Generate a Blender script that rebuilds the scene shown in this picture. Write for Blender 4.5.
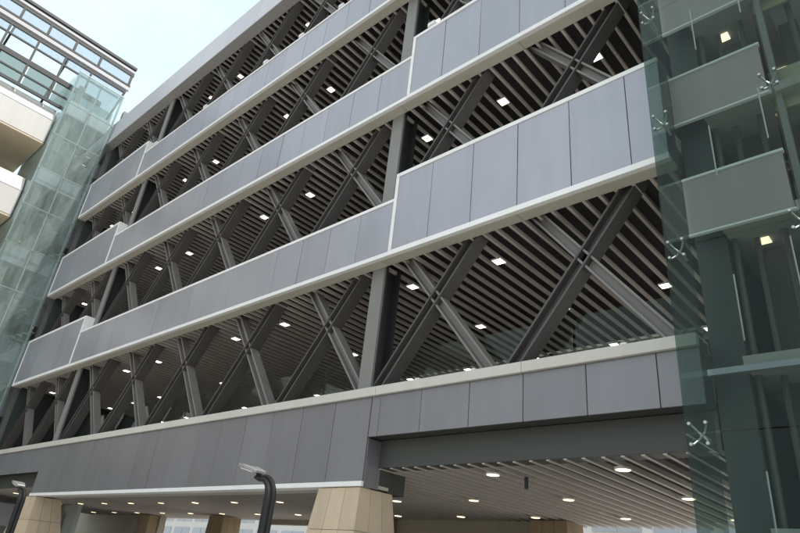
import bpy, bmesh, math, random
from mathutils import Vector, Matrix
random.seed(7)
for o in list(bpy.data.objects):
    bpy.data.objects.remove(o)
scene = bpy.context.scene
col = scene.collection
R = math.radians

# ------------------------------------------------------------------ camera
EYE = 1.6                                   # eye height; heights below given as "E + h" count from eye level
yaw, pitch, roll = 0.7804, 0.4756, 0.1097
fw = Vector((-math.sin(yaw)*math.cos(pitch), math.cos(yaw)*math.cos(pitch), math.sin(pitch)))
rt = fw.cross(Vector((0, 0, 1))).normalized()
up = rt.cross(fw)
cr, sr = math.cos(roll), math.sin(roll)
rt2 = rt*cr + up*sr
up2 = up*cr - rt*sr
cam = bpy.data.cameras.new('camera')
cam.sensor_width = 36
cam.lens = 620.0/800*36
cam.clip_start = 0.05
cam.clip_end = 3000
camo = bpy.data.objects.new('camera', cam)
col.objects.link(camo)
camo.matrix_world = Matrix(((rt2.x, up2.x, -fw.x, 0), (rt2.y, up2.y, -fw.y, 0), (rt2.z, up2.z, -fw.z, EYE), (0, 0, 0, 1)))
scene.camera = camo

# ------------------------------------------------------------------ sky and sun
SUN_EL, SUN_AZ = R(58), R(9)                # azimuth counted from +X towards +Y
w = bpy.data.worlds.new('World')
scene.world = w
w.use_nodes = True
nt = w.node_tree
N = nt.nodes
bg = N['Background']
sky = N.new('ShaderNodeTexSky')
sky.sky_type = 'NISHITA'
sky.sun_disc = False
sky.sun_elevation = SUN_EL
sky.sun_rotation = math.pi/2 - SUN_AZ
sky.dust_density = 2.0
sky.air_density = 1.0
tc = N.new('ShaderNodeTexCoord')
cn = N.new('ShaderNodeTexNoise')
cn.inputs['Scale'].default_value = 1.3
cn.inputs['Detail'].default_value = 7
cn.inputs['Roughness'].default_value = 0.55
rp = N.new('ShaderNodeValToRGB')
rp.color_ramp.elements[0].position = 0.36
rp.color_ramp.elements[0].color = (0.66, 0.83, 0.885, 1)      # thin bright haze
rp.color_ramp.elements[1].position = 0.62
rp.color_ramp.elements[1].color = (0.98, 0.99, 1.0, 1)       # white cloud
sc = N.new('ShaderNodeVectorMath')
sc.operation = 'SCALE'
sc.inputs['Scale'].default_value = 8.6
mx = N.new('ShaderNodeMix')
mx.data_type = 'RGBA'
mx.inputs[0].default_value = 0.86
nt.links.new(tc.outputs['Generated'], cn.inputs['Vector'])
nt.links.new(cn.outputs['Fac'], rp.inputs['Fac'])
nt.links.new(rp.outputs['Color'], sc.inputs[0])
nt.links.new(sky.outputs['Color'], mx.inputs[6])
nt.links.new(sc.outputs[0], mx.inputs[7])
nt.links.new(mx.outputs[2], bg.inputs['Color'])
bg.inputs['Strength'].default_value = 0.11
sl = bpy.data.lights.new('sun', 'SUN')
sl.energy = 2.6
sl.angle = R(0.6)
sl.color = (1.0, 0.95, 0.87)
so = bpy.data.objects.new('sun', sl)
col.objects.link(so)
sd = Vector((math.cos(SUN_EL)*math.cos(SUN_AZ), math.cos(SUN_EL)*math.sin(SUN_AZ), math.sin(SUN_EL)))
so.rotation_euler = sd.to_track_quat('Z', 'Y').to_euler()
so.location = (30, -20, 60)
scene.view_settings.view_transform = 'Standard'
scene.view_settings.look = 'None'
scene.view_settings.exposure = 0.6
scene.view_settings.gamma = 1
scene.render.engine = 'CYCLES'
scene.cycles.max_bounces = 10
scene.cycles.transparent_max_bounces = 24

# ------------------------------------------------------------------ materials
def mat(name, color, rough=0.6, metal=0.0, var=0.08, scale=3.0, bump=0.0, bscale=40.0, streak=0.0, spec=0.5):
    m = bpy.data.materials.new(name)
    m.use_nodes = True
    t = m.node_tree
    b = t.nodes['Principled BSDF']
    b.inputs['Roughness'].default_value = rough
    b.inputs['Metallic'].default_value = metal
    b.inputs['Specular IOR Level'].default_value = spec
    g = t.nodes.new('ShaderNodeNewGeometry')
    oi = t.nodes.new('ShaderNodeObjectInfo')
    n1 = t.nodes.new('ShaderNodeTexNoise')
    n1.inputs['Scale'].default_value = scale
    n1.inputs['Detail'].default_value = 6
    n1.inputs['Roughness'].default_value = 0.65
    t.links.new(g.outputs['Position'], n1.inputs['Vector'])
    mp = t.nodes.new('ShaderNodeMapping')
    mp.inputs['Scale'].default_value = (2.4, 2.4, 0.22)
    n2 = t.nodes.new('ShaderNodeTexNoise')
    n2.inputs['Scale'].default_value = 1.6
    n2.inputs['Detail'].default_value = 5
    t.links.new(g.outputs['Position'], mp.inputs['Vector'])
    t.links.new(mp.outputs['Vector'], n2.inputs['Vector'])
    def math_(op, a, b_, c_=None):
        q = t.nodes.new('ShaderNodeMath')
        q.operation = op
        for i, v in enumerate((a, b_, c_)):
            if v is None:
                continue
            if isinstance(v, (int, float)):
                q.inputs[i].default_value = v
            else:
                t.links.new(v, q.inputs[i])
        return q.outputs[0]
    v = math_('MULTIPLY_ADD', n1.outputs['Fac'], 2*var, 1-var)
    v2 = math_('MULTIPLY_ADD', n2.outputs['Fac'], 2*streak, 1-streak)
    v3 = math_('MULTIPLY_ADD', oi.outputs['Random'], var, 1-var/2)
    k = math_('MULTIPLY', math_('MULTIPLY', v, v2), v3)
    vm = t.nodes.new('ShaderNodeVectorMath')
    vm.operation = 'SCALE'
    vm.inputs[0].default_value = color[:3]
    t.links.new(k, vm.inputs['Scale'])
    t.links.new(vm.outputs[0], b.inputs['Base Color'])
    rr = math_('MULTIPLY_ADD', n1.outputs['Fac'], 0.16, rough-0.08)
    t.links.new(rr, b.inputs['Roughness'])
    if bump:
        bp = t.nodes.new('ShaderNodeBump')
        bp.inputs['Strength'].default_value = bump
        bp.inputs['Distance'].default_value = 0.02
        n3 = t.nodes.new('ShaderNodeTexNoise')
        n3.inputs['Scale'].default_value = bscale
        n3.inputs['Detail'].default_value = 3
        t.links.new(g.outputs['Position'], n3.inputs['Vector'])
        t.links.new(n3.outputs['Fac'], bp.inputs['Height'])
        t.links.new(bp.outputs['Normal'], b.inputs['Normal'])
    return m

def glass(name, tint, rough=0.0, ior=1.5, dirt=0.04):
    m = bpy.data.materials.new(name)
    m.use_nodes = True
    t = m.node_tree
    for n in list(t.nodes):
        t.nodes.remove(n)
    out = t.nodes.new('ShaderNodeOutputMaterial')
    tr = t.nodes.new('ShaderNodeBsdfTransparent')
    tr.inputs['Color'].default_value = (*tint, 1)
    gl = t.nodes.new('ShaderNodeBsdfGlossy')
    gl.inputs['Roughness'].default_value = rough
    gl.inputs['Color'].default_value = (0.93, 1.0, 0.98, 1)
    fr = t.nodes.new('ShaderNodeFresnel')
    fr.inputs['IOR'].default_value = ior
    gb = t.nodes.new('ShaderNodeNewGeometry')
    mi = t.nodes.new('ShaderNodeMath')
    mi.operation = 'MULTIPLY_ADD'
    mi.inputs[1].default_value = 1.0/ior - ior
    mi.inputs[2].default_value = ior
    t.links.new(gb.outputs['Backfacing'], mi.inputs[0])
    t.links.new(mi.outputs[0], fr.inputs['IOR'])
    mixs = t.nodes.new('ShaderNodeMixShader')
    t.links.new(fr.outputs[0], mixs.inputs[0])
    t.links.new(tr.outputs[0], mixs.inputs[1])
    t.links.new(gl.outputs[0], mixs.inputs[2])
    df = t.nodes.new('ShaderNodeBsdfDiffuse')
    df.inputs['Color'].default_value = (0.42, 0.50, 0.48, 1)
    g = t.nodes.new('ShaderNodeNewGeometry')
    mp = t.nodes.new('ShaderNodeMapping')
    mp.inputs['Scale'].default_value = (3, 3, 0.5)
    nz = t.nodes.new('ShaderNodeTexNoise')
    nz.inputs['Scale'].default_value = 1.3
    nz.inputs['Detail'].default_value = 5
    ml = t.nodes.new('ShaderNodeMath')
    ml.operation = 'MULTIPLY'
    ml.inputs[1].default_value = 2*dirt
    t.links.new(g.outputs['Position'], mp.inputs['Vector'])
    t.links.new(mp.outputs['Vector'], nz.inputs['Vector'])
    t.links.new(nz.outputs['Fac'], ml.inputs[0])
    m2 = t.nodes.new('ShaderNodeMixShader')
    t.links.new(ml.outputs[0], m2.inputs[0])
    t.links.new(mixs.outputs[0], m2.inputs[1])
    t.links.new(df.outputs[0], m2.inputs[2])
    t.links.new(m2.outputs[0], out.inputs['Surface'])
    return m

def emit(name, color, s):
    m = bpy.data.materials.new(name)
    m.use_nodes = True
    t = m.node_tree
    b = t.nodes['Principled BSDF']
    b.inputs['Base Color'].default_value = (0.8, 0.8, 0.78, 1)
    b.inputs['Emission Color'].default_value = (*color, 1)
    oi = t.nodes.new('ShaderNodeObjectInfo')
    ma = t.nodes.new('ShaderNodeMath')
    ma.operation = 'MULTIPLY_ADD'
    ma.inputs[1].default_value = s*0.7
    ma.inputs[2].default_value = s*0.6
    t.links.new(oi.outputs['Random'], ma.inputs[0])
    t.links.new(ma.outputs[0], b.inputs['Emission Strength'])
    return m

M = {
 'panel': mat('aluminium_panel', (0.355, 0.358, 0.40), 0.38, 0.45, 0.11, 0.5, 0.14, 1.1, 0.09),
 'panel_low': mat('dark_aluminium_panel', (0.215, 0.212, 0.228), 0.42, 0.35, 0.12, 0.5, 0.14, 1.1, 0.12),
 'roof_metal': mat('roof_fascia_metal', (0.55, 0.55, 0.59), 0.5, 0.3, 0.05, 0.6, 0.0, 3, 0.06),
 'roof_soffit': mat('grey_roof_soffit', (0.36, 0.35, 0.34), 0.6, 0.0, 0.06, 0.8),
 'trim': mat('white_trim', (0.80, 0.80, 0.80), 0.5, 0.0, 0.06, 2.0, 0.0, 3, 0.06),
 'ledge': mat('beige_ledge', (0.50, 0.47, 0.41), 0.6, 0.0, 0.08, 1.5, 0.0, 3, 0.0),
 'coping': mat('stone_grey_coping', (0.55, 0.53, 0.49), 0.6, 0.0, 0.08, 2.0, 0.02, 30, 0.08),
 'steel': mat('dark_steel', (0.075, 0.07, 0.068), 0.5, 0.0, 0.12, 2.5, 0.0, 30, 0.12),
 'steel_light': mat('taupe_brace_steel', (0.19, 0.18, 0.17), 0.5, 0.0, 0.12, 2.5, 0.0, 30, 0.14),
 'column': mat('grey_painted_steel', (0.20, 0.20, 0.19), 0.5, 0.0, 0.10, 2.5, 0.0, 30, 0.10),
 'baffle': mat('aluminium_baffle', (0.53, 0.48, 0.44), 0.5, 0.0, 0.08, 2.0),
 'void': mat('black_ceiling_void', (0.030, 0.028, 0.030), 0.9, 0.0, 0.25, 2.0),
 'dark_beam': mat('dark_beam_cladding', (0.052, 0.054, 0.050), 0.55, 0.0, 0.10, 1.5),
 'concrete': mat('floor_concrete', (0.32, 0.31, 0.29), 0.8, 0.0, 0.15, 1.5, 0.1, 20),
 'stone': mat('beige_limestone', (0.58, 0.47, 0.34), 0.7, 0.0, 0.16, 2.2, 0.10, 25, 0.08),
 'stone_brown': mat('brown_limestone', (0.34, 0.25, 0.15), 0.7, 0.0, 0.18, 2.2, 0.10, 25, 0.08),
 'wall_beige': mat('beige_wall', (0.40, 0.36, 0.28), 0.8, 0.0, 0.12, 1.2, 0.05, 20, 0.08),
 'wall_dark': mat('dark_green_wall', (0.030, 0.040, 0.037), 0.6, 0.0, 0.25, 1.0, 0.0, 3, 0.1),
 'wall_pale': mat('pale_green_wall', (0.50, 0.53, 0.51), 0.6, 0.0, 0.2, 1.0, 0.0, 3, 0.1),
 'tower_panel': mat('pale_tower_panel', (0.38, 0.315, 0.315), 0.5, 0.1, 0.10, 0.8, 0.03, 2.0, 0.10),
 'far_window': mat('pale_window', (0.33, 0.36, 0.40), 0.3, 0.0, 0.1, 0.3),
 'olive_panel': mat('olive_tower_panel', (0.27, 0.26, 0.17), 0.5, 0.0, 0.2, 0.8),
 'reflection_block': mat('pale_reflection', (0.50, 0.58, 0.62), 0.35, 0.2, 0.1, 1.0),
 'white_wall': mat('white_band_paint', (0.56, 0.55, 0.53), 0.6, 0.0, 0.08, 0.8, 0.0, 3, 0.10),
 'soffit_brown': mat('tan_soffit', (0.60, 0.50, 0.36), 0.7, 0.0, 0.08, 0.8),
 'frame_dark': mat('dark_frame', (0.022, 0.024, 0.027), 0.5, 0.0, 0.15, 3.0),
 'rail_white': mat('white_rail', (0.42, 0.42, 0.44), 0.5, 0.0, 0.08, 2.0),
 'steel_bright': mat('stainless_fitting', (0.42, 0.43, 0.43), 0.4, 0.7, 0.06, 4.0),
 'lamp_black': mat('black_lamp_paint', (0.012, 0.012, 0.014), 0.6, 0.0, 0.2, 4.0, 0, 40, 0, 0.25),
 'lamp_head': mat('silver_lamp_head', (0.34, 0.34, 0.34), 0.4, 0.5, 0.05, 4.0),
 'paving': mat('granite_paving', (0.40, 0.38, 0.35), 0.8, 0.0, 0.18, 0.7, 0.05, 30),
 'glass_clear': glass('balustrade_glass', (0.90, 0.95, 0.93), 0.0, 1.22, 0.008),
 'glass_pale': glass('pale_balustrade_glass', (0.82, 0.92, 0.90), 0.0, 1.4, 0.07),
 'glass_tower': glass('green_tower_glass', (0.74, 0.795, 0.775), 0.0, 1.20, 0.010),
 'glass_side': glass('pale_green_tower_glass', (0.90, 0.955, 0.945), 0.0, 1.6, 0.17),
 'glass_screen': glass('bluish_screen_glass', (0.88, 0.91, 0.97), 0.0, 1.4, 0.16),
 'glass_back': glass('interior_glazing', (0.62, 0.67, 0.655), 0.05, 1.45, 0.12),
 'light': emit('downlight_lens', (1.0, 0.91, 0.76), 3.2),
 'light_warm': emit('warm_downlight_lens', (1.0, 0.80, 0.50), 1.7),
}

# ------------------------------------------------------------------ helpers
_cache = {}
def link(name, me, m, parent=None, loc=(0, 0, 0), rot=None):
    if m is not None and not me.materials:
        me.materials.append(m)
    o = bpy.data.objects.new(name, me)
    col.objects.link(o)
    o.location = loc
    if rot is not None:
        o.rotation_euler = rot
    if parent is not None:
        o.parent = parent
    return o

def box(name, x0, x1, y0, y1, z0, z1, m, parent=None, bev=0.0):
    """a box (optionally with chamfered edges); equal boxes share their mesh"""
    dx, dy, dz = x1-x0, y1-y0, z1-z0
    key = (round(dx, 4), round(dy, 4), round(dz, 4), m.name, bev)
    me = _cache.get(key)
    if me is None:
        bm = bmesh.new()
        bmesh.ops.create_cube(bm, size=1)
        bmesh.ops.scale(bm, vec=(dx, dy, dz), verts=bm.verts)
        if bev:
            bmesh.ops.bevel(bm, geom=bm.edges[:], offset=bev, segments=1, affect='EDGES')
        me = bpy.data.meshes.new(name)
        bm.to_mesh(me)
        bm.free()
        _cache[key] = me
    return link(name, me, m, parent, ((x0+x1)/2, (y0+y1)/2, (z0+z1)/2))

class MB:
    def __init__(s):
        s.v, s.f = [], []
    def box(s, x0, x1, y0, y1, z0, z1):
        n = len(s.v)
        s.v += [(x, y, z) for z in (z0, z1) for y in (y0, y1) for x in (x0, x1)]
        s.f += [tuple(n+i for i in q) for q in ((0, 2, 3, 1), (4, 5, 7, 6), (0, 1, 5, 4), (2, 6, 7, 3), (0, 4, 6, 2), (1, 3, 7, 5))]
        return s
    def bar(s, a, b, wx, wy, side):
        """box along a-b; wx across 'side', wy across the third axis"""
        a, b = Vector(a), Vector(b)
        d = (b-a).normalized()
        sv = (Vector(side) - d*Vector(side).dot(d)).normalized()
        tv = d.cross(sv)
        n = len(s.v)
        for p in (a, b):
            for q, r in ((-1, -1), (1, -1), (-1, 1), (1, 1)):
                s.v.append(tuple(p + sv*q*wx/2 + tv*r*wy/2))
        s.f += [tuple(n+i for i in q) for q in ((0, 2, 3, 1), (4, 5, 7, 6), (0, 1, 5, 4), (2, 6, 7, 3), (0, 4, 6, 2), (1, 3, 7, 5))]
        return s
    def tube(s, pts, r, k=10):
        n0 = len(s.v)
        P = [Vector(p) for p in pts]
        rs = r if isinstance(r, (list, tuple)) else [r]*len(P)
        for i, p in enumerate(P):
            d = (P[min(i+1, len(P)-1)] - P[max(i-1, 0)]).normalized()
            a = Vector((0, 1, 0)) if abs(d.y) < 0.9 else Vector((1, 0, 0))
            u = d.cross(a).normalized()
            v = d.cross(u)
            for j in range(k):
                t = 2*math.pi*j/k
                s.v.append(tuple(p + (u*math.cos(t) + v*math.sin(t))*rs[i]))
        for i in range(len(P)-1):
            for j in range(k):
                a, b = n0+i*k+j, n0+i*k+(j+1) % k
                s.f.append((a, b, b+k, a+k))
        s.f.append(tuple(n0+j for j in range(k))[::-1])
        s.f.append(tuple(n0+(len(P)-1)*k+j for j in range(k)))
        return s
    def prism(s, pts, off):
        """extrude a polygon by vector off"""
        n = len(s.v)
        k = len(pts)
        s.v += [tuple(p) for p in pts] + [tuple(Vector(p)+Vector(off)) for p in pts]
        s.f.append(tuple(range(n, n+k))[::-1])
        s.f.append(tuple(range(n+k, n+2*k)))
        for i in range(k):
            j = (i+1) % k
            s.f.append((n+i, n+j, n+k+j, n+k+i))
        return s
    def build(s, name, m, parent=None, loc=(0, 0, 0), smooth=False, bev=0.0):
        me = bpy.data.meshes.new(name)
        me.from_pydata(s.v, [], s.f)
        bm = bmesh.new()
        bm.from_mesh(me)
        bmesh.ops.recalc_face_normals(bm, faces=bm.faces)
        if bev:
            bmesh.ops.bevel(bm, geom=bm.edges[:], offset=bev, segments=1, affect='EDGES')
        if smooth:
            for f in bm.faces:
                f.smooth = len(f.verts) == 4
        bm.to_mesh(me)
        bm.free()
        return link(name, me, m, parent, loc)

def thing(name, label, cat, group=None):
    o = bpy.data.objects.new(name, None)
    col.objects.link(o)
    o['label'] = label
    o['category'] = cat
    if group:
        o['group'] = group
    return o

E = EYE
# ------------------------------------------------------------------ ground
g = MB()
g.v = [(-600, -600, 0), (600, -600, 0), (600, 600, 0), (-600, 600, 0)]
g.f = [(0, 1, 2, 3)]
ground = g.build('ground', M['paving'])
ground['kind'] = 'structure'

# ------------------------------------------------------------------ the gallery building
gal = thing('gallery_building', 'long grey multi-storey building with open floors, crossed steel braces and panelled parapet bands', 'building')
YF = 9.20                 # outer face of the parapet bands
YA = 9.48                 # outer face of the lowest band
YX = 9.86                # plane of the crossed braces
XL, XM, XR, XE = -35.64, -28.59, -9.58, -2.82   # left end, left step, right step, right end
P = 5.0
ZB = [E+7.086 + i*P for i in range(3)]          # undersides of the three upper bands
HM, HT = 1.668, 2.423
ZROOF = E+22.56
ZA = E+3.91
CEIL = [E+2.22, ZB[0]+0.02, ZB[1]+0.02, ZB[2]+0.02, ZROOF+0.02]
GAP = 0.014

def panels(parent, x0, x1, z0, z1, y, n, m, xs=None):
    if xs is None:
        xs = [x0 + (x1-x0)*i/n for i in range(n+1)]
    for a, b in zip(xs, xs[1:]):
        dy = random.uniform(-0.004, 0.004)
        o = box('panel', a+GAP/2, b-GAP/2, y+dy, y+dy+0.035, z0, z1, m, parent, 0.004)
        o.rotation_euler = (random.uniform(-.003, .003), 0, random.uniform(-.004, .004))

JR = [XR+0.11, -8.354, -7.131, -5.928, -4.692, -3.489, XE-0.004]
for i, zb in enumerate(ZB):
    # tall right-hand section
    tz = zb+HT
    par = box('parapet', XR+0.02, XE, YF+0.055, YF+0.42, zb+0.10, tz-0.03, M['dark_beam'], gal)
    pa = lambda nm, x0, x1, y0, y1, z0, z1, m, b=0.006: _sub(par, nm, x0, x1, y0, y1, z0, z1, m, b)
    def _sub(parent, nm, x0, x1, y0, y1, z0, z1, m, b):
        o = box(nm, x0, x1, y0, y1, z0, z1, m, None, b)
        o.parent = parent
        o.matrix_parent_inverse = Matrix.Translation(-parent.location)
        return o
    def subpanels(parent, xs, z0, z1, y, m):
        for a, b in zip(xs, xs[1:]):
            dy = random.uniform(-0.004, 0.004)
            o = _sub(parent, 'panel', a+GAP/2, b-GAP/2, y+dy, y+dy+0.035, z0, z1, m, 0.004)
            o.rotation_euler = (random.uniform(-.003, .003), 0, random.uniform(-.004, .004))
    subpanels(par, JR, zb+0.14, tz-0.115, YF+0.008, M['panel'])
    _sub(par, 'bottom_trim', XR, XE-0.002, YF-0.012, YF+0.10, zb+0.004, zb+0.136, M['trim'], 0.005)
    _sub(par, 'top_trim', XR, XE-0.002, YF-0.012, YF+0.44, tz-0.11, tz, M['trim'], 0.005)
    _sub(par, 'end_trim', XR, XR+0.105, YF-0.012, YF+0.44, zb+0.139, tz-0.113, M['trim'], 0.005)
    # low middle section
    mz = zb+HM
    par = box('parapet', XM+0.03, XR-0.01, YF+0.055, YF+0.42, zb+0.10, mz-0.03, M['dark_beam'], gal)
    subpanels(par, [XM + (XR-XM)*k/16 for k in range(17)], zb+0.125, mz-0.095, YF+0.012, M['panel'])
    _sub(par, 'bottom_trim', XM, XR-0.003, YF-0.008, YF+0.10, zb+0.004, zb+0.12, M['trim'], 0.005)
    _sub(par, 'top_trim', XM, XR-0.003, YF-0.008, YF+0.43, mz-0.09, mz, M['trim'], 0.005)
    # tall left-hand section
    par = box('parapet', XL+0.03, XM-0.02, YF+0.055, YF+0.40, zb+0.10, tz-0.03, M['dark_beam'], gal)
    subpanels(par, [XL+0.105 + (XM-XL-0.21)*k/6 for k in range(7)], zb+0.14, tz-0.115, YF+0.008, M['panel'])
    _sub(par, 'bottom_trim', XL, XM-0.003, YF-0.012, YF+0.10, zb+0.004, zb+0.136, M['trim'], 0.005)
    _sub(par, 'top_trim', XL, XM-0.003, YF-0.012, YF+0.44, tz-0.11, tz, M['trim'], 0.005)
    _sub(par, 'end_trim', XL, XL+0.10, YF-0.012, YF+0.42, zb+0.139, tz-0.113, M['trim'], 0.005)
    _sub(par, 'end_trim', XM-0.105, XM-0.003, YF-0.012, YF+0.44, zb+0.139, tz-0.113, M['trim'], 0.005)
    # ledge under the band, floor slab
    xs = [XL, XM+1, -22.2, -15.8, XR-0.3, -6.0, XE]
    for a, b in zip(xs, xs[1:]):
        box('ledge', a+0.006, b-0.006, YF+0.102, YF+0.40, zb-0.004, zb+0.09, M['ledge'], gal, 0.004)
    box('floor_slab', XL, XE, YF+0.46, 19.5, zb+0.55, zb+0.86, M['concrete'], gal)

# lowest band
zt = ZA
bandA = box('lowest_band', -44, XE, YA+0.05, YA+0.42, E+2.83, zt-0.05, M['dark_beam'], gal)
def _sub2(parent, nm, x0, x1, y0, y1, z0, z1, m, b=0.005):
    return _sub(parent, nm, x0, x1, y0, y1, z0, z1, m, b)
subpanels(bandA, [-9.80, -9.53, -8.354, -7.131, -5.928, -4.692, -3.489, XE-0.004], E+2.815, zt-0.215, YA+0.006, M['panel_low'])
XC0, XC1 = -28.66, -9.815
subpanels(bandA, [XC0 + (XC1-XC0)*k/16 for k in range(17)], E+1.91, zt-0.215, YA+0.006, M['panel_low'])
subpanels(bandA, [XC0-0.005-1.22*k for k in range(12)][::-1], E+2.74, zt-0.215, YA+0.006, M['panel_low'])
xs = [-44, -34, -24, -16.9, -9.66, -5.928, XE-0.004]
for a, b in zip(xs, xs[1:]):
    _sub2(bandA, 'coping', a+0.004, b-0.004, YA-0.07, YA+0.48, zt-0.205, zt, M['coping'], 0.008)
_sub2(bandA, 'bottom_trim', XC0-0.02, XC1+0.01, YA-0.02, YA+0.30, E+1.80, E+1.905, M['trim'])
# deeper middle part of the band: body and its end returns
box('band_core', XC0+0.01, XC1-0.02, YA+0.05, YA+0.46, E+1.91, E+2.825, M['dark_beam'], gal)
box('return_panel', XC1-0.015, XC1+0.015, YA+0.045, YA+0.50, E+1.80, E+2.805, M['panel_low'], gal, 0.003)
box('return_panel', XC0-0.045, XC0-0.015, YA+0.045, YA+0.50, E+1.80, E+2.805, M['panel_low'], gal, 0.003)
# recessed dark beams over the portals
box('portal_beam', XC1+0.02, XE, YA+0.44, YA+0.85, E+2.24, E+2.826, M['dark_beam'], gal, 0.005)
box('portal_beam', -44, XC0-0.05, YA+0.44, YA+0.85, E+2.24, E+2.826, M['dark_beam'], gal, 0.005)
box('band_soffit', XC0+0.01, XC1-0.02, YA+0.305, YA+0.85, E+1.83, E+1.90, M['ledge'], gal)
box('band_soffit', XC0+0.01, XC1-0.02, YA+0.48, YA+0.85, E+1.91, E+2.80, M['dark_beam'], gal)
box('floor_slab', -44, XE, YA+0.46, 19.5, E+2.95, E+3.25, M['concrete'], gal)

# roof fascia: sloping front of metal sheets, grey underside
XRL = -40.0
rxs = [XRL + 2.45*k for k in range(17)]
roof = box('roof', XRL, 0.0, YF+0.5, 20.0, ZROOF+0.5, ZROOF+1.7, M['roof_metal'], gal)
for a, b in zip(rxs, rxs[1:]):
    q = MB()
    q.prism([(a+0.006, YF, ZROOF+0.03), (a+0.006, YF+0.12, ZROOF+1.92), (a+0.006, YF+0.5, ZROOF+1.92), (a+0.006, YF+0.5, ZROOF+0.03)], (b-a-0.012, 0, 0))
    o = q.build('fascia_panel', M['roof_metal'], roof)
    o.matrix_parent_inverse = Matrix.Translation(-roof.location)

o = box('roof_soffit', XRL, XE, YF+0.01, YF+0.5, ZROOF, ZROOF+0.026, M['roof_soffit'], None)
o.parent = roof
o.matrix_parent_inverse = Matrix.Translation(-roof.location)

# ceilings: black void, aluminium baffles running back from the facade, downlights
BAF = 0.34
BX = [-2.98 - BAF*k for k in range(96)]
NEAR = 57
bmesh_cache = {}
for ci, cz in enumerate(CEIL):
    y0 = 9.62 if ci else 9.94
    if ci == 4:
        y0 = 9.72
    y1 = 19.4 if ci == 0 else 17.3
    xl = -43.9 if ci == 0 else XL
    cl = box('ceiling', xl, XE-0.01, y0, y1, cz+0.22, cz+0.27, M['void'], gal)
    bm_ = M['baffle']
    far = MB()
    for k, x in enumerate(BX if ci else BX + [BX[-1]-BAF*(j+1) for j in range(23)]):
        if k < NEAR:
            j = random.uniform(-.008, .008)
            o = box('baffle', x-0.032, x+0.032, y0, y1, cz, cz+0.09, bm_, None)
            o.parent = cl
            o.location = (o.location.x - cl.location.x + j, o.location.y - cl.location.y, o.location.z - cl.location.z)
        else:
            far.box(x-0.032, x+0.032, y0, y1, cz, cz+0.09)
    o = far.build('baffle', bm_, cl)
    o['kind'] = 'stuff'
    o.matrix_parent_inverse = Matrix.Translation(-cl.location)
    rows = [10.86, 13.97, 17.05]
    for ry in rows:
        for k in range(12 if ci else 15):
            x = -4.75 - 2.722*k
            if ci in (1, 2, 3) and ry < 11 and k == 3 and ci == 1:
                continue
            hs = 0.115
            if ci == 0:
                q = MB().tube([(0, 0, -0.02), (0, 0, 0.02)], 0.15, 20)
                me_ = _cache.get('rd') or q.build('downlight', M['trim']).data
                if 'rd' not in _cache:
                    bpy.data.objects.remove([o_ for o_ in bpy.data.objects if o_.data == me_][0])
                    _cache['rd'] = me_
                    le = MB().tube([(0, 0, -0.029), (0, 0, -0.021)], 0.125, 20).build('lens', M['light_warm'])
                    _cache['rl'] = le.data
                    bpy.data.objects.remove(le)
                dl = link('downlight', _cache['rd'], None, cl, (x-cl.location.x, ry-cl.location.y, cz-cl.location.z))
                link('lens', _cache['rl'], None, dl)
                continue
            dl = _sub(cl, 'downlight', x-hs-0.02, x+hs+0.02, ry-hs-0.02, ry+hs+0.02, cz-0.006, cz+0.034, M['trim'], 0.004)
            ln = box('lens', -hs, hs, -hs, hs, -0.0255, -0.0195, M['light_warm'] if ci == 0 else M['light'], dl, 0.002)

# steel columns and crossed braces
def h_column(x, z0, z1):
    q = MB()
    q.box(-0.20, 0.20, -0.16, -0.12, z0, z1)
    q.box(-0.20, 0.20, 0.28, 0.33, z0, z1)
    q.box(-0.02, 0.02, -0.12, 0.28, z0, z1)
    c = q.build('column', M['frame_dark'], gal, (x, YX-0.02, 0))
    box('cladding_plate', -0.25, 0.17, -0.24, -0.163, z0, z1, M['column'], c, 0.006)
    return c
LEV = [(E+6.2-2.6, E+6.2+2.4), (E+11.2-2.6, E+11.2+2.4), (E+16.2-2.6, E+16.2+2.4), (E+21.2-2.6, ZROOF+0.4)]
XCOL = [-28.36, -10.20]
for x in XCOL:
    for (a, b) in LEV:
        h_column(x, a, b)

def brace(cx, cz, hw, hh, sgn, ztop):
    """H section whose two flanges stand square to the facade"""
    a = Vector((cx-sgn*hw, YX, cz-hh))
    b = Vector((cx+sgn*hw, YX, cz+hh))
    if b.z > ztop:
        b = a + (b-a)*((ztop-a.z)/(b.z-a.z))
    d = (b-a).normalized()
    n = Vector((d.z, 0, -d.x))                # in the plane of the facade, square to the member
    q = MB()
    dep = 0.36 if sgn > 0 else 0.28
    wid = 0.235 if sgn > 0 else 0.20
    ey = 0.0 if sgn > 0 else 0.003
    for s in (-1, 1):
        q.bar(a+n*s*(wid/2), b+n*s*(wid/2), 0.045, dep+ey, n)
    q.bar(a, b, wid-0.05, 0.04, n)
    return q.build('brace', M['steel'] if sgn > 0 else M['steel_light'], gal)  # braces falling to the right take a lighter tone than the rising ones
def gusset(x, z):
    q = MB()
    k = 0.33
    q.prism([(x-k*0.6, YX-0.213, z-k), (x+k*0.6, YX-0.213, z-k), (x+k*0.8, YX-0.213, z), (x+k*0.6, YX-0.213, z+k), (x-k*0.6, YX-0.213, z+k), (x-k*0.8, YX-0.213, z)], (0, 0.008, 0))
    return q.build('gusset_plate', M['steel'], gal)
for li in range(4):
    cz = E+5.92 + li*P
    for k in range(9):
        cx = -33.80 + 3.630*k
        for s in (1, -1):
            brace(cx, cz, 1.86, 2.36, s, ZROOF+0.3)

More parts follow.
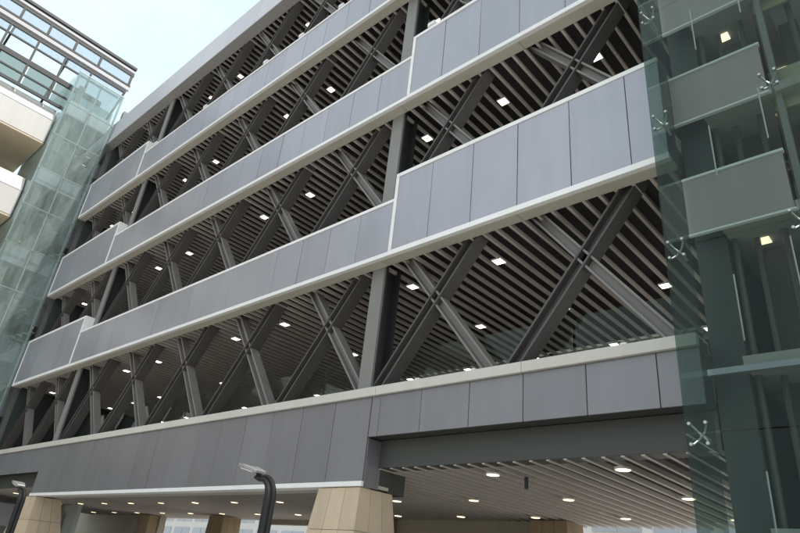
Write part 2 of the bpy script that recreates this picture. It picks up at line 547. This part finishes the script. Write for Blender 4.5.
# back wall of each floor: glazing with mullions and a beige plinth
for li in range(4):
    z0 = (E+3.26) if li == 0 else ZB[li-1]+0.87
    z1 = CEIL[li+1]+0.20
    bw = box('back_wall', XL, XE, 17.46, 17.56, z0, z1, M['wall_beige'], gal)
    n = 14
    for k in range(n):
        a = XL + (XE-XL)*k/n
        b = XL + (XE-XL)*(k+1)/n
        _sub(bw, 'mullion', a, a+0.09, 17.34, 17.45, z0, z1, M['frame_dark'], 0.004)
        _sub(bw, 'pane', a+0.10, b-0.01, 17.39, 17.41, z0+0.1, z1-0.5, M['glass_back'], 0.0)
    _sub(bw, 'transom', XL, XE, 17.30, 17.335, z1-0.52, z1-0.40, M['frame_dark'], 0.004)
    box('end_wall', XL-0.25, XL-0.02, 9.7, 17.46, z0, z1, M['wall_dark'], gal)

# glass balustrade panels with rounded corners standing behind the bands
def round_glass(x0, x1, y, z0, z1, r=0.18, m='glass_clear'):
    pts = [(x0, y, z0), (x1, y, z0)]
    for i in range(5):
        t = math.pi/2*i/4
        pts.append((x1-r+r*math.cos(t), y, z1-r+r*math.sin(t)))
    for i in range(5):
        t = math.pi/2 + math.pi/2*i/4
        pts.append((x0+r+r*math.cos(t), y, z1-r+r*math.sin(t)))
    q = MB().prism(pts, (0, 0.016, 0))
    return q.build('balustrade_glass', M[m], gal)
for li in range(4):
    if li == 0:
        spans = [(XR-0.1 + 2.25*k, XR-0.1 + 2.25*k+2.17) for k in range(3)] + [(XM+0.3+2.29*k, XM+0.3+2.29*k+2.2) for k in range(8)]
        for a, b in spans:
            round_glass(a, b, 10.13, ZA-0.5, ZA+1.02)
    else:
        for k in range(8):
            a = XM+0.3+2.29*k
            round_glass(a, a+2.2, 10.13, ZB[li-1]+0.9, ZB[li-1]+HM+0.62, 0.18, 'glass_pale' if (k*5+li) % 3 == 0 else 'glass_clear')

# small floodlights standing on the copings
def floodlight(x, y, z, k=1.0):
    q = MB()
    q.box(-0.02, 0.02, -0.02, 0.02, 0, 0.12)
    q.box(-0.13, 0.13, -0.08, 0.10, 0.10, 0.24)
    q.box(-0.11, 0.11, -0.10, -0.081, 0.12, 0.22)
    q.build('floodlight', M['trim'], gal, (x, y, z)).scale = (k, k, k)
for li in range(3):
    for k in range(4):
        floodlight(-13.71 - 4.64*k + (2.3 if li == 1 else 0)*0, YF+0.10, ZB[li]+HM-0.001) if li == 2 else None
floodlight(-16.02, YF+0.10, ZB[2]+HM-0.001)
floodlight(-8.95, YF+0.10, ZB[1]+HT-0.001)
for x in (-8.62, -7.15, -4.05):
    floodlight(x, YA+0.14, ZA-0.002, 0.42)

# stone piers at street level, each of stacked stone slabs, wider at the foot
def pier(xa, xb, y0, y1, zt, m, sl=0.42, sr=0.18, sb=0.1, n=4, verts=3):
    """front edge xa..xb at the top; splays outward by sl, sr, sb towards the foot"""
    core = MB()
    core.box(xa+0.05, xb-0.05, y0+0.05, y1-0.05, 0, zt-0.01)
    c = core.build('pier', M['stone_brown'], gal)
    hs = [zt*i/n for i in range(n+1)]
    def ext(z):
        t = (zt-z)/zt
        return xa-sl*t, xb+sr*t, y0, y1+sb*t
    for i in range(n):
        z0, z1 = hs[i]+0.005, hs[i+1]-0.005
        e0, e1 = ext(z0), ext(z1)
        def quad(f0, f1, nvec, th=0.05):
            q = MB()
            q.prism([Vector(p) + Vector(nvec)*random.uniform(-.003, .003) for p in f0+f1], Vector(nvec)*(-th))
            q.build('stone_slab', m, c)
        for j in range(verts):
            t0, t1 = j/verts, (j+1)/verts
            def fx(e, t): return e[0]+(e[1]-e[0])*t
            gp = 0.005
            quad([(fx(e0, t0)+gp, e0[2], z0), (fx(e0, t1)-gp, e0[2], z0)], [(fx(e1, t1)-gp, e1[2], z1), (fx(e1, t0)+gp, e1[2], z1)], (0, -1, 0))
            def fy(e, t): return e[2]+(e[3]-e[2])*t
            quad([(e0[1], fy(e0, t0)+gp, z0), (e0[1], fy(e0, t1)-gp, z0)], [(e1[1], fy(e1, t1)-gp, z1), (e1[1], fy(e1, t0)+gp, z1)], (1, 0, 0))
            quad([(e0[0], fy(e0, t0)+gp, z0), (e0[0], fy(e0, t1)-gp, z0)], [(e1[0], fy(e1, t1)-gp, z1), (e1[0], fy(e1, t0)+gp, z1)], (-1, 0, 0))
pier(-11.17, -9.86, YA+0.02, 10.50, E+1.79, M['stone'], 0.80, -0.1, 0.9)
pier(-29.45, -28.0, YA+0.02, 10.50, E+1.79, M['stone'], 1.7, 0.3, 0.9)
box('pier_head', -11.0, -9.88, YA+0.87, 10.9, E+1.80, E+2.4, M['dark_beam'], gal)
for x in (-28.4, -10.7, -17.9, -35.5):
    pier(x, x+1.2, 17.6, 18.6, E+2.2, M['stone_brown'])
box('ground_back_wall', -17.0, -10.9, 18.2, 18.5, 0, E+2.4, M['wall_beige'], gal)
box('ground_back_wall', -60, -34.2, 18.2, 18.5, 0, E+2.4, M['wall_beige'], gal)

box('back_lintel', -26.0, -11.0, 19.0, 19.3, E+2.02, E+2.4, M['wall_beige'], gal)
box('ceiling_pendant', -6.95, -6.89, 11.2, 11.26, E+1.98, E+2.21, M['frame_dark'], gal, 0.004)

# ------------------------------------------------------------------ glass tower on the right
tw = thing('glass_tower', 'dark green glass stair tower with point-fixed panes, rising along the right edge', 'tower')
XG0, YG = -2.76, 8.24
ZJ = [0.0, 1.30, E+2.08, E+4.75, E+7.15, E+9.6, E+12.0, E+14.5, E+17.0, E+19.5, E+22.0, E+24.6]
XJ = [XG0, -1.02, 0.72, 2.46, 4.2]
for i in range(len(ZJ)-1):
    for j in range(4):
        box('pane', XJ[j]+0.008, XJ[j+1]-0.008, YG, YG+0.02, ZJ[i]+0.008, ZJ[i+1]-0.008, M['glass_tower'], tw)
    box('side_pane', XG0+0.001, XG0+0.021, YG+0.028, YF+0.24, ZJ[i]+0.008, ZJ[i+1]-0.008, M['glass_tower'], tw)
def spider(x, z):
    q = MB()
    for sx in (-1, 1):
        for sz in (-1, 1):
            q.tube([(x, YG+0.16, z), (x+sx*0.05, YG+0.13, z+sz*0.06), (x+sx*0.10, YG+0.05, z+sz*0.13), (x+sx*0.10, YG+0.021, z+sz*0.13)], 0.014, 7)
            q.tube([(x+sx*0.10, YG-0.008, z+sz*0.13), (x+sx*0.10, YG+0.045, z+sz*0.13)], 0.021, 10)
    q.tube([(x, YG+0.12, z), (x, YG+0.45, z)], 0.022, 8)
    q.build('spider_fitting', M['steel_bright'], tw)
for i in range(2, len(ZJ)):
    for x in (XG0+0.16, -1.02, 0.72):
        spider(x, ZJ[i])
for x, y in ((-2.22, 10.05), (-1.92, 10.2), (-1.5, 10.1), (-0.7, 10.15)):
    q = MB().tube([(x, y, 0.1), (x, y, E+24.5)], 0.05, 8)
    q.build('tension_rod', M['steel'], tw)
for x in (-2.02, -1.25, -0.3):
    q = MB()
    for k in range(10):
        z = 0.6 + 2.7*k + 0.5*x
        q.tube([(x, YG+0.5, z), (x, YG+0.5, z+1.0)], 0.011, 8)
    q.build('rod_segment', M['rail_white'], tw)  # short pale upright lengths, broken along the height
# inside: half-storey landings with panelled parapets, columns, dark core wall
box('core_wall', -2.80, 4.3, 12.6, 12.8, 0, E+25, M['wall_dark'], tw)
for k in range(4):
    box('lift_door_frame', -2.2+1.1*k, -2.05+1.1*k, 12.4, 12.58, 0, E+25, M['column'], tw, 0.01)
box('core_column', -2.80, -2.30, 9.92, 10.5, 0, E+25, M['wall_dark'], tw, 0.01)
box('core_column', -1.95, -1.62, 10.6, 11.0, 0, E+25, M['dark_beam'], tw, 0.01)
box('core_column', -0.95, -0.65, 10.6, 11.0, 0, E+25, M['dark_beam'], tw, 0.01)
box('core_wall', -2.80, -2.70, 10.55, 12.6, 0, E+25, M['wall_dark'], tw)
YC = 9.56
box('reflection_block', -1.02, 0.7, 9.95, 11.4, E+10.35, E+12.9, M['reflection_block'], tw, 0.03)  # added pale block, stands in for a bluish reflection in the glass
box('lift_rail', -1.16, -1.06, 9.7, 9.84, 0, E+25, M['column'], tw, 0.006)
for i in range(-2, 7):
    zb = E+5.69 + 2.35*i
    if i >= 0:
        xs = [-2.78, -1.22]
        for a, b in zip(xs, xs[1:]):
            box('parapet_panel', a+0.006, b-0.006, YC, YC+0.05, zb, zb+1.06, M['tower_panel'], tw, 0.004)
        box('side_panel', -1.21, 4.2, YC+0.30, YC+0.36, zb-0.25, zb+0.62, M['olive_panel'], tw, 0.004)
        box('handrail', -2.78, -1.2, YC-0.03, YC+0.08, zb+1.063, zb+1.11, M['trim'], tw, 0.006)
        box('edge_trim', -2.78, -1.2, YC-0.02, YC+0.055, zb-0.04, zb-0.004, M['trim'], tw, 0.004)
    else:
        box('edge_trim', -2.78, 4.2, YC-0.02, YC+0.055, zb-0.10, zb-0.004, M['panel'], tw, 0.004)
    box('landing', -2.29, 4.2, YC+0.07, 12.55, zb-0.02, zb+0.16, M['concrete'], tw)
    for (lx, ly) in ((-1.85, 10.3), (-0.75, 10.15), (-1.2, 11.9), (0.6, 10.4)):
        if (i + int(lx*10)) % 2 == 0:
            box('tower_downlight', lx-0.10, lx+0.10, ly-0.10, ly+0.10, zb-0.05, zb-0.022, M['light_warm'], tw, 0.003)
    # stair flight up to the next landing
    q = MB()
    s = 1 if i % 2 else -1
    for k in range(12):
        xx = -1.9 + 0.26*k if s > 0 else 1.22 - 0.26*k
        q.box(min(xx, xx+s*0.30), max(xx, xx+s*0.30), 11.25, 12.4, zb+0.17+0.18*k, zb+0.23+0.18*k)
    q.build('stair_flight', M['concrete'], tw)

# ------------------------------------------------------------------ glass tower on the left
tl = thing('glass_tower', 'pale green glass stair tower in the corner beside the far end of the long building', 'tower')
XT = -35.66
YT = [6.25, 7.72, 9.17]
ZT = [0.0] + [E-0.2 + 2.41*k for k in range(1, 12)]
ZT[-1] = E+26.3
for i in range(len(ZT)-1):
    for a, b in zip(YT, YT[1:]):
        box('pane', XT-0.02, XT, a+0.01, b-0.01, ZT[i]+0.01, ZT[i+1]-0.01, M['glass_side'], tl)
    box('front_pane', -40.3, XT-0.03, YT[0], YT[0]+0.02, ZT[i]+0.01, ZT[i+1]-0.01, M['glass_side'], tl)
for z in ZT[1:]:
    box('glazing_bar', XT-0.10, XT-0.025, YT[0]+0.03, YT[2], z-0.03, z+0.03, M['steel_bright'], tl, 0.006)
for y in (YT[0]+0.10, YT[1], YT[2]-0.08):
    q = MB().tube([(XT-0.16, y, 0), (XT-0.16, y, E+26.2)], 0.05, 8)
    q.build('mullion', M['steel_bright'], tl)
box('core_wall', -40.6, -40.4, 6.3, 15, 0, E+25.5, M['wall_pale'], tl)
box('core_wall', -40.4, -35.92, 14.4, 14.6, 0, E+22.0, M['wall_pale'], tl)
for i in range(10):
    zb = E+0.9 + 2.5*i
    box('landing', -40.3, XT-0.5, 6.5, 9.0, zb, zb+0.20, M['concrete'], tl) if i % 2 else box('landing', -40.3, XT-1.6, 9.05, 14.3, zb, zb+0.20, M['concrete'], tl)
    box('parapet_panel', XT-0.48, XT-0.42, 6.5, 9.0, zb-0.1, zb+0.95, M['panel'], tl, 0.004) if i % 2 else box('parapet_panel', XT-1.58, XT-1.52, 9.05, 14.3, zb-0.1, zb+0.95, M['panel'], tl, 0.004)
    q = MB()
    for k in range(12):
        yy = 6.6 + 0.27*k
        q.box(XT-3.6, XT-2.2, yy, yy+0.30, zb+0.22+0.18*(k if i % 2 else 11-k), zb+0.28+0.18*(k if i % 2 else 11-k))
    q.build('stair_flight', M['trim'], tl)
    box('handrail', XT-2.16, XT-2.10, 6.6, 9.9, zb+1.35, zb+1.42, M['steel_bright'], tl, 0.004)
for y in (6.7, 9.6):
    box('core_column', XT-0.95, XT-0.60, y, y+0.35, 0, E+25.8, M['column'], tl, 0.01)
box('tower_roof', -40.3, XT-0.03, YT[0]+0.05, 9.1, E+26.02, E+26.2, M['glass_screen'], tl)

# ------------------------------------------------------------------ white building on the left with its rooftop screen
lb = thing('side_building', 'white building at left, tan soffits, glazed steel screen on its roof', 'building')
XS = -36.5
for i in range(4):
    zb = E+20.95 - 5.05*i
    ys = [-30 + 3.55*k for k in range(11)]
    ys[-1] = 6.2
    for a, b in zip(ys, ys[1:]):
        box('band_panel', XS-0.06, XS, a+0.006, b-0.006, zb+0.12, zb+1.72, M['white_wall'], lb, 0.005)
    box('band_core', XS-0.45, XS-0.065, -30, 6.2, zb+0.10, zb+1.80, M['white_wall'], lb)
    q = MB().prism([(XS+0.02, -30, zb+1.725), (XS-0.46, -30, zb+2.75), (XS-0.8, -30, zb+2.75), (XS-0.8, -30, zb+1.725)], (0, 36.2, 0))
    q.build('sloping_coping', M['white_wall'], lb)
    box('soffit', XS-5.0, XS-0.02, -30, 6.2, zb, zb+0.095, M['soffit_brown'], lb)
    box('floor_slab', XS-12, XS-0.5, -30, 6.15, zb+0.20, zb+0.60, M['concrete'], lb)
    z0 = zb+0.62 - 5.05
    for k in range(14):
        y = 6.1 - 2.4*k
        box('mullion', XS-5.1, XS-4.98, y-0.06, y+0.06, z0, zb-0.005, M['frame_dark'], lb, 0.005)
        box('pane', XS-5.06, XS-5.04, y-2.33, y-0.07, z0, zb-0.005, M['glass_back'], lb)
box('inner_wall', XS-9, XS-8.8, -30, 6.0, 0, E+20, M['wall_beige'], lb)
# rooftop screen
XW = -36.5
def rail(z0, z1, m, d=0.10, y1=9.42, y0=-20.0, name='rail'):
    return box(name, XW-d/2, XW+d/2, y0, y1, z0, z1, m, lb, 0.006)
rail(E+29.25, E+29.45, M['frame_dark'], 0.34)
rail(E+28.98, E+29.16, M['rail_white'], 0.20)
rail(E+28.72, E+28.90, M['frame_dark'], 0.12)
rail(E+27.82, E+27.97, M['frame_dark'], 0.12)
rail(E+27.48, E+27.74, M['rail_white'], 0.24)
rail(E+27.20, E+27.38, M['frame_dark'], 0.12, 9.3)
rail(E+26.55, E+26.66, M['frame_dark'], 0.10, 9.0)
rail(E+25.25, E+25.60, M['frame_dark'], 0.14, 8.2)
rail(E+24.45, E+24.56, M['frame_dark'], 0.10, 8.2)
rail(E+23.65, E+23.85, M['frame_dark'], 0.12, 8.2)
py = [9.30, 7.20, 5.60, 4.00, 2.40] + [0.8-1.6*k for k in range(12)]
for k, y in enumerate(py):
    box('post', XW-0.06, XW+0.06, y-0.07, y+0.07, E+27.98, E+28.71, M['frame_dark'], lb, 0.005)
    yl = y-0.15-0.02*k if k else 9.2
    box('post', XW-0.055, XW+0.055, yl-0.06, yl+0.06, E+23.86 if k else E+26.67, E+27.19, M['frame_dark'], lb, 0.005)
for a, b in zip(py[1:], py):
    box('pane', XW-0.012, XW+0.012, a+0.08, b-0.08, E+27.98, E+28.71, M['glass_screen'], lb)
    box('pane', XW-0.011, XW+0.011, a-0.07, b-0.24, E+26.67, E+27.19, M['glass_screen'], lb)
    box('pane', XW-0.010, XW+0.010, a-0.07, b-0.24, E+23.86, E+25.24, M['glass_back'], lb)
q = MB()
for k, y in enumerate(py[::2]):
    q = MB().bar((XW-0.2, y, E+27.5), (XW-4.5, y, E+23.6), 0.12, 0.16, (0, 1, 0))
    q.build('raking_strut', M['frame_dark'], lb)

# ------------------------------------------------------------------ street lamps
def street_lamp(x, y, label):
    t = thing('street_lamp', label, 'street lamp', 'street lamps in front of the building')
    t.location = (x, y, 0)
    zt = E+1.40
    q = MB().tube([(0, 0, 0), (0, 0, 0.05)], 0.20, 20)
    q.build('base_plate', M['lamp_black'], t)
    for dy, hh, rch in ((-0.045, 0.0, 0.42), (0.05, 0.05, 0.40)):
        pts = [(0.02, dy, 0.04), (0.02, dy, 1.2), (0.02, dy, zt-0.42+hh)]
        for i in range(1, 9):
            a = math.pi/2*i/8*1.12
            pts.append((0.02 - 0.26*(1-math.cos(a)), dy*(1-0.5*i/8), zt-0.42+hh + 0.30*math.sin(a)))
        lx, ly, lz = pts[-1]
        pts.append((lx-0.14, ly*0.6, lz+0.045))
        MB().tube(pts, [0.052]*3+[0.050-0.003*i for i in range(8)]+[0.028], 12).build('pole', M['lamp_black'], t, (0, 0, 0), True)
    for z in (0.5, 1.3):
        box('clamp', -0.05, 0.09, -0.12, 0.125, z, z+0.06, M['lamp_black'], t, 0.01)
    q = MB()
    q.prism([(-0.34, -0.10, zt-0.03), (-0.34, 0.10, zt-0.03), (-0.62, 0.15, zt+0.06), (-0.84, 0.11, zt+0.085), (-0.84, -0.11, zt+0.085), (-0.62, -0.15, zt+0.06)], (0.015, 0, 0.05))
    hd = q.build('lamp_head', M['lamp_head'], t, bev=0.010)
    q = MB().prism([(-0.44, -0.09, zt-0.006), (-0.44, 0.09, zt-0.006), (-0.78, 0.09, zt+0.070), (-0.78, -0.09, zt+0.070)], (0, 0, -0.014))
    q.build('lens', M['trim'], hd)
    return t
street_lamp(-8.17, 6.0, 'black twin-pole street lamp with silver head in front of the middle band')
street_lamp(-18.65, 6.0, 'black twin-pole street lamp cut off at the lower left corner')

# ------------------------------------------------------------------ pale building beyond the passage
db = thing('distant_building', 'pale flat-roofed building glimpsed through the gaps behind the street-level piers', 'building')
box('wall', -190, 40, 95, 115, 0, 19, M['white_wall'], db)
for k in range(5):
    for i in range(24):
        x = -188 + 9.4*i
        box('window', x, x+7.6, 94.86, 94.98, 1.2+3.6*k, 3.2+3.6*k, M['far_window'], db)
        box('mullion', x+3.7, x+3.9, 94.75, 94.85, 1.2+3.6*k, 3.2+3.6*k, M['rail_white'], db)
